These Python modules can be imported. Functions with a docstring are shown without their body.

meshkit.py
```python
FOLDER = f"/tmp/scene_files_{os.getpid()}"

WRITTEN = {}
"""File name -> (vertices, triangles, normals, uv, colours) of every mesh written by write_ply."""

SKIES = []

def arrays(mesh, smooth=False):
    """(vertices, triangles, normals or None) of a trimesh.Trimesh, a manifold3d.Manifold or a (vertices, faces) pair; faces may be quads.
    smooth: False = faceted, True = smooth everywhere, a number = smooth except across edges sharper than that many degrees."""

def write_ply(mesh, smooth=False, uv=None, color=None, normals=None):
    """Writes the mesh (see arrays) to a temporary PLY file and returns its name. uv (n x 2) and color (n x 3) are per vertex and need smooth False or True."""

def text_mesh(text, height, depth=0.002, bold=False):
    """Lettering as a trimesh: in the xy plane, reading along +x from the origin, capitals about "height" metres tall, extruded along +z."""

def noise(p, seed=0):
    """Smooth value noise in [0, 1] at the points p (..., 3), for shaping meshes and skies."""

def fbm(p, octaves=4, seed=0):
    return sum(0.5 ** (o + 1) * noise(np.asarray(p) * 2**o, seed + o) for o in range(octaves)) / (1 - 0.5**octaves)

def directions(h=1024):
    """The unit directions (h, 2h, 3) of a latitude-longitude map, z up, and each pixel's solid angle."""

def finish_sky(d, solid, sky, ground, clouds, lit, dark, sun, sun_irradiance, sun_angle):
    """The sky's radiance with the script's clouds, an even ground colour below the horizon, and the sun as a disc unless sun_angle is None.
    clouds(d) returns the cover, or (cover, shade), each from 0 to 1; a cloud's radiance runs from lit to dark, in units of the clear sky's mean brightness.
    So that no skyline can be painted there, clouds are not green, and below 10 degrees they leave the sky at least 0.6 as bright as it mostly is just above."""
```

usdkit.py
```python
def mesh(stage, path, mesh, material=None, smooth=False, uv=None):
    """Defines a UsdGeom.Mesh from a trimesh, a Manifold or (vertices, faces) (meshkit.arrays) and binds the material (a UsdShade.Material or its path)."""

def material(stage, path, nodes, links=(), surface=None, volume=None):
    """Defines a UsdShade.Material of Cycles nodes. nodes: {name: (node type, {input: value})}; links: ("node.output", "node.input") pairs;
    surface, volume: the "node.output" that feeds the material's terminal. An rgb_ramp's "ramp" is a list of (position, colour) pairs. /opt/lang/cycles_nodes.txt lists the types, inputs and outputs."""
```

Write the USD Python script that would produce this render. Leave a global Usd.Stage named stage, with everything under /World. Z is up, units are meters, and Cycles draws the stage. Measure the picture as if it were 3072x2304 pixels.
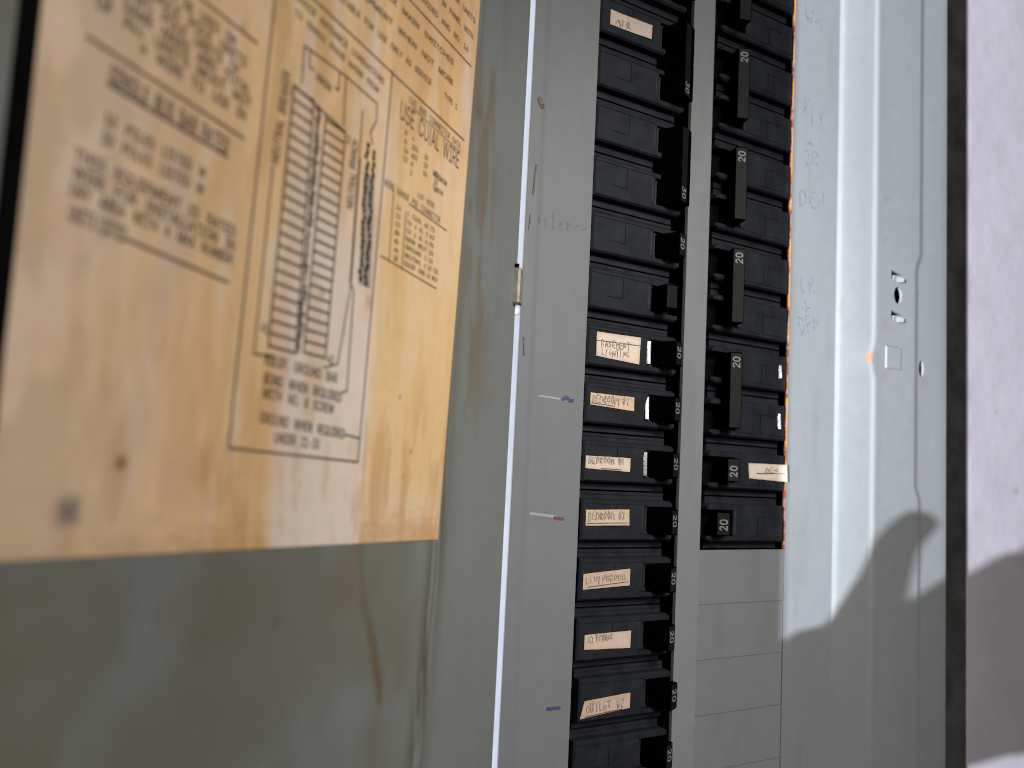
import math, random
import numpy as np, trimesh, manifold3d, shapely
import shapely.geometry as sg, shapely.affinity as sa
import usdkit, meshkit
from pxr import Usd, UsdGeom, UsdLux, UsdShade, Sdf, Gf, Vt
from manifold3d import Manifold
from scipy.spatial import cKDTree

# All shapes are written in millimetres and scaled to metres when a mesh is written (W).
stage = Usd.Stage.CreateInMemory()
UsdGeom.SetStageUpAxis(stage, 'Z'); UsdGeom.SetStageMetersPerUnit(stage, 1.0)
UsdGeom.Xform.Define(stage, '/World')
S = 0.001
rng = np.random.default_rng(7); random.seed(7)

# ---------------------------------------------------------------- camera
cam = UsdGeom.Camera.Define(stage, '/World/camera')
CP = np.array([-171.888, -228.159, 25.069])
FW = np.array([0.531467, 0.8415678, 0.09647001]); RT = np.array([0.84181537, -0.53740442, 0.05043184]); UP = np.array([-0.09428522, -0.05440708, 0.99405743])
cam.AddTransformOp().Set(Gf.Matrix4d(*RT, 0, *UP, 0, *(-FW), 0, *(CP * S), 1))
cam.CreateFocalLengthAttr(30.84); cam.CreateHorizontalApertureAttr(36.0); cam.CreateVerticalApertureAttr(27.0)
cam.CreateClippingRangeAttr(Gf.Vec2f(0.005, 20))
cam.CreateFStopAttr(12.0); cam.CreateFocusDistanceAttr(0.285)
cam.CreateExposureAttr(0.0)

# ---------------------------------------------------------------- light
def sphere_lamp(name, pos, radius, power, color):
    l = UsdLux.SphereLight.Define(stage, '/World/' + name)
    l.AddTranslateOp().Set(Gf.Vec3d(*[float(v) * S for v in pos])); l.CreateRadiusAttr(radius * S); l.CreateNormalizeAttr(True)
    l.CreateIntensityAttr(power); l.CreateColorAttr(Gf.Vec3f(*color)); return l
def aim(l, pos, target, angle, soft):
    p = np.array(pos, float); z = p - np.array(target, float); z /= np.linalg.norm(z); x = np.cross([0, 0, 1.0], z); x /= np.linalg.norm(x); y = np.cross(z, x)
    l.ClearXformOpOrder(); l.AddTransformOp().Set(Gf.Matrix4d(*x, 0, *y, 0, *z, 0, *(p * S), 1))
    a = UsdLux.ShapingAPI.Apply(l.GetPrim()); a.CreateShapingConeAngleAttr(angle); a.CreateShapingConeSoftnessAttr(soft)
def rect_lamp(name, pos, target, w, h, power, color):
    l = UsdLux.RectLight.Define(stage, '/World/' + name)
    p = np.array(pos, float); z = p - np.array(target, float); z /= np.linalg.norm(z)
    x = np.cross([0, 0, 1.0], z); x /= np.linalg.norm(x); y = np.cross(z, x)
    l.AddTransformOp().Set(Gf.Matrix4d(*x, 0, *y, 0, *z, 0, *(p * S), 1))
    l.CreateWidthAttr(w * S); l.CreateHeightAttr(h * S); l.CreateNormalizeAttr(True); l.CreateIntensityAttr(power); l.CreateColorAttr(Gf.Vec3f(*color)); return l
LAMP = np.array([98.3 - 0.9304 * 1500, -0.3665 * 1500, 6.0])
sphere_lamp('bare_bulb', LAMP, 6, 133.0, (0.88, 0.93, 1.04))               # bulb beyond the door, grazing the panel
fill = sphere_lamp('fill_spot', (-15, -300, 190), 20, 0.88, (1.0, 0.98, 0.95))                # added fill spot above and behind the camera
aim(fill, (-15, -300, 190), (30, 0, 20), 33, 1.0)   # soft wide cone of the added fill

rect_lamp('bounce_fill', (-40, -850, 320), (0, 0, 40), 350, 350, 1.68, (1.0, 0.96, 0.91))       # added rect light standing for the room's weak warm ambience

# ---------------------------------------------------------------- helpers
NAMES = {}
def numbered(parent, name):
    k = (str(parent), name); n = NAMES.get(k, 0); NAMES[k] = n + 1
    return name if n == 0 else f'{name}_{n:03d}'
def tag(prim, label=None, cat=None, group=None, kind=None):
    prim = prim.GetPrim() if hasattr(prim, 'GetPrim') else prim
    for k, v in (('label', label), ('category', cat), ('group', group), ('kind', kind)):
        if v: prim.SetCustomDataByKey(k, v)
    return prim
def thing(name, label, cat, loc=(0, 0, 0), rotz=0, group=None):
    x = UsdGeom.Xform.Define(stage, '/World/' + numbered('/World', name))
    x.AddTranslateOp().Set(Gf.Vec3d(*[float(v) * S for v in loc])); x.AddRotateZOp().Set(float(rotz))
    return tag(x, label, cat, group)
def W(name, mesh, mat, parent='/World', smooth=False, color=None, label=None):
    path = parent if isinstance(parent, str) else str(parent.GetPath())
    v, f, n = meshkit.arrays(mesh, False)
    if color is not None and smooth and smooth is not True:
        v0 = v; v, f, n = meshkit.arrays(trimesh.Trimesh(v, f, process=False), smooth); smooth = True
        color = np.asarray(color)[cKDTree(v0).query(v)[1]]
    m = usdkit.mesh(stage, f'{path}/{numbered(path, name)}', trimesh.Trimesh(v * S, f, process=False), M[mat], smooth=smooth)
    if color is not None:
        UsdGeom.PrimvarsAPI(m).CreatePrimvar('tint', Sdf.ValueTypeNames.Color3fArray, 'vertex').Set(Vt.Vec3fArray.FromNumpy(np.asarray(color, np.float32)))
    if label: m.GetPrim().SetCustomDataByKey('label', label)
    return m.GetPrim()
def cat(ms): return trimesh.util.concatenate(ms)
def box(x0, x1, y0, y1, z0, z1):
    b = trimesh.creation.box((x1 - x0, y1 - y0, z1 - z0)); b.apply_translation(((x0 + x1) / 2, (y0 + y1) / 2, (z0 + z1) / 2)); return b
def mbox(x0, x1, y0, y1, z0, z1): return Manifold.cube((x1 - x0, y1 - y0, z1 - z0)).translate((x0, y0, z0))
def hullpts(p): return Manifold.hull_points(np.asarray(p, float))
def rbox(x0, x1, y0, y1, z0, z1, c):
    p = []
    for i in (0, 1):
        for j in (0, 1):
            for k in (0, 1):
                X, Y, Z = (x0, x1)[i], (y0, y1)[j], (z0, z1)[k]; a, b, d = (c, -c)[i], (c, -c)[j], (c, -c)[k]
                p += [(X + a, Y + b, Z), (X + a, Y, Z + d), (X, Y + b, Z + d)]
    return hullpts(p)
def T(m):
    v, f, _ = meshkit.arrays(m, False); return trimesh.Trimesh(v, f, process=False)
def flat(shape, y, depth=0.05):
    """A shapely outline in (x, z), made into a thin plate whose front lies at y (towards -y)."""
    out = []
    for g in getattr(shape, 'geoms', [shape]):
        if g.is_empty or g.area < 1e-4: continue
        m = trimesh.creation.extrude_polygon(g, depth, engine='earcut'); v = m.vertices
        m = trimesh.Trimesh(np.c_[v[:, 0], y + depth - v[:, 2], v[:, 1]], m.faces, process=False); m.fix_normals() if False else None
        m.faces = m.faces[:, ::1]; out.append(m)
    return cat(out)
def sheet(x0, x1, z0, z1, nx, nz, front, thick, tint=None):
    """Closed sheet over a grid; front(x, z) gives y. Returns mesh, tints."""
    xs, zs = np.linspace(x0, x1, nx + 1), np.linspace(z0, z1, nz + 1)
    X, Z = np.meshgrid(xs, zs, indexing='ij'); Y = front(X, Z)
    A = np.stack([X, Y, Z], -1).reshape(-1, 3); n = len(A)
    if np.ndim(thick) == 0: B = A + [0, thick, 0]
    i = np.arange(n).reshape(nx + 1, nz + 1)
    a, b, c, d = i[:-1, :-1].ravel(), i[1:, :-1].ravel(), i[1:, 1:].ravel(), i[:-1, 1:].ravel()
    F = [np.c_[a, b, c], np.c_[a, c, d], np.c_[a, c, b] + n, np.c_[a, d, c] + n]
    def rim(e, flip):
        p, q = e[:-1], e[1:]
        t = [np.c_[p, p + n, q + n], np.c_[p, q + n, q]]
        return [x[:, ::-1] if flip else x for x in t]
    F += rim(i[:, 0], False) + rim(i[-1, :], False) + rim(i[::-1, -1], False) + rim(i[0, ::-1], False)
    V = np.r_[A, B]
    return trimesh.Trimesh(V, np.vstack(F), process=False), (None if tint is None else np.r_[tint(A), tint(A)])
def fb(p, sx, sy, sz, octv=4, seed=0): return meshkit.fbm(np.asarray(p, float) / [sx, sy, sz] + 100, octv, seed)
def sstep(a, b, x): t = np.clip((x - a) / (b - a), 0, 1); return t * t * (3 - 2 * t)
def mixc(c0, c1, t): t = np.asarray(t)[..., None]; return np.asarray(c0) * (1 - t) + np.asarray(c1) * t

# ---------------------------------------------------------------- materials
UsdGeom.Scope.Define(stage, '/World/Looks')
M = {}
def mat(name, nodes, links, surface='p.BSDF'): M[name] = usdkit.material(stage, '/World/Looks/' + name, nodes, links, surface=surface)
def noisy(name, c0, c1, scale, rough=0.5, spec=0.5, bump=0.0, bscale=600, extra=None):
    nodes = {'t': ('texture_coordinate', {}), 'n': ('noise_texture', {'scale': scale, 'detail': 5.0, 'roughness': 0.6}), 'r': ('rgb_ramp', {'ramp': [(0.3, c0), (0.7, c1)]}),
             'p': ('principled_bsdf', {'roughness': rough, 'specular_ior_level': spec, **(extra or {})})}
    links = [('t.object', 'n.vector'), ('n.fac', 'r.fac'), ('r.color', 'p.base_color')]
    if bump:
        nodes['bn'] = ('noise_texture', {'scale': bscale, 'detail': 3.0}); nodes['b'] = ('bump', {'strength': bump, 'distance': 0.0002})
        links += [('t.object', 'bn.vector'), ('bn.fac', 'b.height'), ('b.normal', 'p.normal')]
    mat(name, nodes, links)
def tinted(name, grain, gscale, rough, spec=0.5, bump=0.0, bscale=800, bdist=0.0002):
    """Colour comes from the mesh's own 'tint' primvar, with a fine procedural grain on top."""
    nodes = {'a': ('attribute', {'attribute': 'tint'}), 't': ('texture_coordinate', {}), 'n': ('noise_texture', {'scale': gscale, 'detail': 6.0, 'roughness': 0.65}),
             'm': ('map_range', {'from_min': 0.25, 'from_max': 0.75, 'to_min': 1 - grain, 'to_max': 1 + grain}), 'x': ('mix', {'mix_type': 'multiply', 'fac': 1.0}),
             'p': ('principled_bsdf', {'roughness': rough, 'specular_ior_level': spec})}
    links = [('t.object', 'n.vector'), ('n.fac', 'm.value'), ('a.color', 'x.color1'), ('m.result', 'x.color2'), ('x.color', 'p.base_color')]
    if bump:
        nodes['bn'] = ('noise_texture', {'scale': bscale, 'detail': 4.0}); nodes['b'] = ('bump', {'strength': bump, 'distance': bdist})
        links += [('t.object', 'bn.vector'), ('bn.fac', 'b.height'), ('b.normal', 'p.normal')]
    mat(name, nodes, links)
noisy('grey_paint', (0.182, 0.192, 0.197), (0.202, 0.212, 0.216), 60, 0.42, 0.45, 0.12, 900)
tinted('grey_enamel', 0.05, 150, 0.52, 0.35, 0.12, 900)
tinted('door_enamel', 0.05, 120, 0.45, 0.4, 0.12, 700)
tinted('aged_paper', 0.05, 250, 0.7, 0.25, 0.1, 500)
tinted('label_paper', 0.07, 500, 0.75, 0.2, 0.1, 900)
tinted('plaster', 0.04, 60, 0.85, 0.15, 0.35, 120, 0.0004)
tinted('rust', 0.35, 900, 0.85, 0.2, 0.6, 1500)
noisy('breaker_plastic', (0.0075, 0.009, 0.013), (0.019, 0.0215, 0.028), 140, 0.6, 0.2, 0.3, 1500)
noisy('breaker_gloss', (0.012, 0.013, 0.016), (0.02, 0.02, 0.024), 300, 0.3, 1.0, 0.35, 1200)
mat('handle_plastic', {'n': ('noise_texture', {'scale': 300.0}), 'r': ('rgb_ramp', {'ramp': [(0.3, (0.0006, 0.0006, 0.0006)), (0.7, (0.0014, 0.0013, 0.0013))]}), 'p': ('diffuse_bsdf', {})}, [('n.fac', 'r.fac'), ('r.color', 'p.color')])
noisy('handle_dusty', (0.0045, 0.004, 0.0036), (0.011, 0.0085, 0.0075), 500, 0.6, 0.15, 0.2, 1500)
noisy('box_black', (0.002, 0.002, 0.002), (0.004, 0.004, 0.004), 100, 0.9, 0.05)
noisy('print_ink', (0.022, 0.018, 0.016), (0.05, 0.04, 0.03), 700, 0.7, 0.2)
noisy('faded_ink', (0.05, 0.037, 0.026), (0.11, 0.08, 0.052), 500, 0.7, 0.2)
noisy('grey_ink', (0.09, 0.075, 0.06), (0.16, 0.13, 0.1), 500, 0.7, 0.2)
noisy('strip_grey', (0.3, 0.25, 0.2), (0.4, 0.33, 0.27), 500, 0.7, 0.2)
noisy('rating_paint', (0.14, 0.14, 0.14), (0.28, 0.28, 0.28), 1500, 0.6, 0.3)
noisy('pen_ink', (0.2, 0.155, 0.13), (0.56, 0.44, 0.34), 650, 0.7, 0.2)
noisy('pencil', (0.095, 0.10, 0.12), (0.2, 0.21, 0.235), 500, 0.5, 0.4)
noisy('purple_ink', (0.05, 0.035, 0.11), (0.12, 0.08, 0.2), 500, 0.5, 0.4)
noisy('pale_scratch', (0.3, 0.31, 0.36), (0.36, 0.37, 0.42), 400, 0.5, 0.4)
noisy('red_brown', (0.1, 0.035, 0.03), (0.2, 0.1, 0.08), 500, 0.6, 0.3)
noisy('brown_stain', (0.12, 0.09, 0.06), (0.2, 0.17, 0.14), 400, 0.6, 0.3)
noisy('galvanised', (0.22, 0.2, 0.18), (0.34, 0.31, 0.28), 400, 0.55, 0.4, 0.4, 700, {'metallic': 0.2})
noisy('white_edge', (0.118, 0.122, 0.13), (0.14, 0.145, 0.153), 90, 0.7, 0.15)
noisy('shadow_grime', (0.022, 0.02, 0.02), (0.055, 0.052, 0.052), 60, 0.85, 0.15, 0.6, 220)
noisy('skin', (0.42, 0.24, 0.17), (0.5, 0.3, 0.22), 60, 0.5, 0.4, 0.2, 900)
noisy('sleeve_cloth', (0.03, 0.035, 0.05), (0.05, 0.055, 0.07), 200, 0.9, 0.1)

GREY = np.array([0.176, 0.187, 0.192])
# ---------------------------------------------------------------- panel cover
AX, BX, CX, DX = 0.0, 43.3, 53.9, 98.0          # edges of the two breaker openings
ZB, ZT = -190.0, 330.0
panel = thing('breaker_panel', 'grey painted steel front of an electrical panel, with a raised rim and breaker openings', 'electrical panel')
def grey_tint(A, seed=1, dirt=0.12):
    t = fb(A, 40, 40, 90, 4, seed); s = fb(A, 6, 6, 50, 4, seed + 5)
    c = GREY * (1 + 0.12 * (t - 0.5))[:, None]
    return mixc(c, c * [0.82, 0.8, 0.74], dirt * sstep(0.55, 0.75, s) * 3)
def strip_y(x, z): return np.where(x > 98.3, -(x - 98.3) * 0.052, 0.0)
def plate(name, x0, x1, z0, z1, seed, nx, nz, label=None, k=1.0):
    m, c = sheet(x0, x1, z0, z1, nx, nz, strip_y, 1.4, lambda A: grey_tint(A, seed) * k)
    return W(name, m, 'grey_enamel', panel, smooth=30, color=c, label=label)
# left strip has a shallow step by the hinge
def left_y(x, z): return -0.3 * (1 - sstep(-22.2, -19.8, x))
xs = np.unique(np.r_[np.linspace(-28.0, -22.5, 8), np.linspace(-22.2, -19.8, 7), np.linspace(-19, -0.2, 20), 0.0])
def profile_sheet(xs, yfun, z0, z1, nz, thick, tint):
    m, c = sheet(0, 1, z0, z1, len(xs) - 1, nz, lambda X, Z: X * 0, thick, None)
    i = np.clip(np.round(m.vertices[:, 0] * (len(xs) - 1)).astype(int), 0, len(xs) - 1)
    back = m.vertices[:, 1] > thick / 2
    X = xs[i]; Z = m.vertices[:, 2]; v = np.c_[X, yfun(X, Z) + np.where(back, thick, 0), Z]
    m = trimesh.Trimesh(v, m.faces, process=False); return m, tint(v)
m, c = profile_sheet(xs, left_y, ZB, ZT, 100, 1.4, lambda A: grey_tint(A, 3, 0.06))
W('deadfront_strip', m, 'grey_enamel', panel, smooth=30, color=c)
plate('deadfront_strip', BX, CX, ZB, ZT, 11, 4, 100, k=1.12)
plate('deadfront_strip', DX + 0.3, 124.2, ZB, ZT, 17, 26, 120)
# knock-out plates that fill the right opening below the breakers
for k in range(10):
    z1 = -19.05 * k - (0.0 if k == 0 else 0.08); z0 = -19.05 * (k + 1) + 0.08
    m, c = sheet(CX + 0.02, DX - 0.12, z0, z1, 12, 6, lambda X, Z: 0.03 * np.sin(Z * 0.9 + k) + 0.05 * (k % 3), 0.3, lambda A: grey_tint(A, 30 + k, 0.1))
    W('knockout_plate', m, 'grey_enamel', panel, smooth=30, color=c)
W('knockout_backing', box(CX + .03, DX + 0.2, 0.55, 1.3, ZB, -0.2), 'grey_paint', panel)
# rusty cut edge of the right opening
zz = np.arange(0.0, 230.0, 0.5); A = np.c_[zz * 0, zz * 0, zz]
wv = 0.2 + 0.7 * np.clip(fb(A, 1, 1, 7, 4, 3) - 0.42, 0, 1) * 2.2 + 0.5 * np.clip(fb(A, 1, 1, 1.6, 2, 8) - 0.5, 0, 1)
wv *= 0.3 + 0.7 * sstep(.40, .52, fb(A, 1, 1, 14, 3, 61))
V, F, Cc = [], [], []
hue = fb(A, 1, 1, 9, 4, 21); hue2 = fb(A, 1, 1, 2.5, 3, 23)
for i, z in enumerate(zz):
    w = wv[i]
    V += [(DX + 0.3, -0.04, z), (DX - w * 0.5, 0.1, z), (DX - w, 0.9, z), (DX + 0.3, 1.3, z)]
    t = sstep(0.38, 0.6, hue[i]); base = mixc((0.2, 0.045, 0.015), (0.5, 0.19, 0.04), t); base = mixc(base, (0.3, 0.24, 0.24), 0.5 * sstep(0.5, 0.62, hue2[i])); Cc += [base * 0.9, base, base * 0.55, base * 0.4]
    if i:
        for q in range(3): a, b = 4 * i - 4 + q, 4 * i + q; F += [(a, b, b + 1), (a, b + 1, a + 1)]
W('rusty_edge', trimesh.Trimesh(V, F, process=False), 'rust', panel, smooth=60, color=np.array(Cc), label='orange rusted cut edge of the right breaker opening')

# raised rim on the right (door stop, flange, return to the wall)
def gshift(z): return 0.9 * sstep(118, 127, z) - 2.2 * (1 - sstep(118, 127, z)) * sstep(20, 27, z) + 0.6 * (1 - sstep(20, 27, z))
def e2shift(z): return -2.4 * np.exp(-((z - 77) / 5.0) ** 2)
RS = (228.2 - 6.7) / (228.2 - 10.4)
def rp(x, z): return -171.9 + (x + 171.9) * RS, 25 + (z - 25) * RS
PX = [(124.2, -1.35, 0), (124.6, -1.5, 0), (125.1, -1.9, 0), (125.6, -2.3, 0), (126.3, -2.7, 0), (128, -3.25, 0), (132, -4.45, 0), (136, -5.35, .3), (139.8, -6.15, 1), (140.6, -6.4, 1), (141.2, -6.75, 1), (141.8, -7.1, 1), (142.5, -7.3, 1), (143.4, -7.35, 1), (145, -7.35, .5), (148, -7.38, 0), (153, -7.5, 0), (158, -7.62, 0), (163, -7.74, 0),
      (169.4, -7.88, 2), (170.0, -7.86, 2), (170.8, -7.74, 2), (171.8, -7.54, 2), (172.8, -7.34, 2), (173.5, -7.26, 2), (174.4, -7.26, 2), (176.5, -7.3, 2), (181, -7.42, 0), (187, -7.55, 0), (191.2, -7.65, 0), (192.2, -7.2, 0), (192.8, -4.8, 0), (192.8, 1.0, 0), (192.8, 8.8, 0)]
zz = np.linspace(ZB, ZT, 261)
def rim_mesh():
    V = []
    for off in (0, 1):
        for (x, y, mode) in PX:
            sh = gshift(zz) if mode == 2 else (e2shift(zz) * mode if mode else 0 * zz)
            yy = y + (1.2 if off else 0) * (1 if x < 192.7 else 0); xx = x + sh - (1.2 if off and x > 192 else 0)
            if off and x > 192.7: yy = np.maximum(yy, -3.6)
            V.append(np.c_[xx, np.full_like(zz, yy), zz])
    n, k = len(PX), len(zz); V = np.array(V); i = np.arange(n * k).reshape(n, k); N = n * k
    F = []
    def quad(a, b, c, d): F.extend([np.c_[a, b, c], np.c_[a, c, d]])
    quad(i[:-1, :-1].ravel(), i[1:, :-1].ravel(), i[1:, 1:].ravel(), i[:-1, 1:].ravel())
    j = i + N; quad(j[:-1, :-1].ravel(), j[:-1, 1:].ravel(), j[1:, 1:].ravel(), j[1:, :-1].ravel())
    quad(i[0, :-1], i[0, 1:], j[0, 1:], j[0, :-1]); quad(i[-1, 1:], i[-1, :-1], j[-1, :-1], j[-1, 1:])
    quad(i[1:, 0], i[:-1, 0], j[:-1, 0], j[1:, 0]); quad(i[:-1, -1], i[1:, -1], j[1:, -1], j[:-1, -1])
    return trimesh.Trimesh(V.reshape(-1, 3), np.vstack(F), process=False)
rim = rim_mesh()
try:
    mm = Manifold(manifold3d.Mesh(vert_properties=np.asarray(rim.vertices, np.float32), tri_verts=np.asarray(rim.faces, np.uint32)))
    def hole(x, z, rx, rz): return Manifold.cylinder(8, 1, 1, 32).rotate((90, 0, 0)).scale((rx * RS, 1, rz * RS)).translate((rp(x, z)[0], 0, rp(x, z)[1]))
    cut = hole(151.0, 104.3, 2.7, 3.6) + hole(167.9, 75.6, 1.8, 3.5) + hole(166.1, 106.4, 0.6, 0.8)
    for z in (112.6, 95.8):
        cut = cut + Manifold.extrude(manifold3d.CrossSection([[rp(*q) for q in ((146.6, z + 1.8), (146.6, z - 2.0), (147.8, z - 2.2), (148.2, z - 0.2), (153.6, z + 0.5))]]), 9).rotate((90, 0, 0)).translate((0, 0, 0))
    print('rim', mm.status(), mm.num_tri(), cut.volume())
    r2 = mm - cut
    if r2.num_tri() > 100: rim = T(r2)
except Exception as ex: print('rim boolean failed', ex)
def rim_tint(A):
    c = grey_tint(A, 41, 0.05)
    x, z = A[:, 0], A[:, 2]; ns = fb(A, 2, 2, 3, 3, 5)
    for (cx, cz, rx, rz, amt) in ((133.9, 76.5, 2.1, 1.7, 1.0), (132.9, 79.9, 1.0, 0.7, 0.5), (125.9, 96.0, 0.9, 2.2, 0.5), (126.6, 99.5, 0.6, 2.5, 0.35), (142.5, 91.5, 1.3, 2.4, 0.35), (168.6, 71.2, 2.2, 2.6, 0.45), (143, 143.5, .8, 1.2, .6), (143, 125.5, .8, 1.2, .5), (143.4, 70.5, 1.5, 1.6, .35)):
        cx, cz = rp(cx, cz) if cx > 130 else (cx, cz); dd = ((x - cx) / rx) ** 2 + ((z - cz) / rz) ** 2 + (ns - 0.5) * 1.6
        c = mixc(c, (0.29, 0.15, 0.08) if amt > .9 else (0.19, 0.145, 0.115), amt * (1 - sstep(0.5, 1.15, dd)))
    return c
W('raised_rim', rim, 'grey_enamel', panel, smooth=28, color=rim_tint(np.asarray(rim.vertices)))
# lanced latch tongues, screw seen in the oval hole, embossed pad
def rbx(x0, x1, y0, y1, z0, z1): (a, b), (c, d) = rp(x0, z0), rp(x1, z1); return a, c, y0, y1, b, d
for z in (110.9, 94.2):
    (xa, za), (xb, zb_) = rp(149.4, z - 1.3), rp(153.2, z + 1.1)
    W('latch_tongue', T(hullpts([(xa, -7.3, zb_), (xb, -7.4, zb_), (xb, -7.4, za), (xa, -7.3, za), (xb - .3, -8.9, zb_ - .4), (xb, -8.9, za + .4), (xb, -8.9, zb_ - .4), (xb - .3, -8.9, za + .4)])), 'grey_paint', panel, smooth=25)
sc = trimesh.creation.cylinder(2.3, 2.0, sections=24); sc.apply_transform(trimesh.transformations.rotation_matrix(math.pi / 2, (1, 0, 0))); sc.apply_scale((1, 1, 1.4)); sc.apply_translation((rp(153.6, 103)[0], -2.2, rp(153, 103.4)[1])); W('latch_screw', sc, 'galvanised', panel, smooth=30)
W('embossed_pad', T(rbox(*rbx(143.0, 153.2, -7.95, -6.5, 73.2, 82.6), 0.4)), 'grey_paint', panel)
W('pad_seam', box(*rbx(143.6, 151.8, -7.6, -7.2, 82.64, 82.95)), 'brown_stain', panel)
# hinge side: flange that catches the lamp through the door gap, hinge barrel
fl = [box(-28.7, -28.15, -3.75, 0.5, ZB, 72.4), box(-28.7, -28.15, -3.75, 0.5, 74.6, ZT)]
for b in fl: W('hinge_flange', b, 'white_edge', panel)
W('hinge_tab', T(rbox(-29.6, -27.9, -3.9, 0.3, 72.4, 74.6, 0.25)), 'grey_paint', panel)
W('left_flange', box(-92, -29.3, 2.2, 3.4, ZB, ZT), 'grey_paint', panel)
W('box_interior', cat([box(-2, 100, 13.5, 14.5, ZB, ZT), box(-3, -2, 1.4, 13.5, ZB, ZT), box(100, 101, 2.1, 13.5, ZB, ZT)]), 'box_black', panel)

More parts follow.
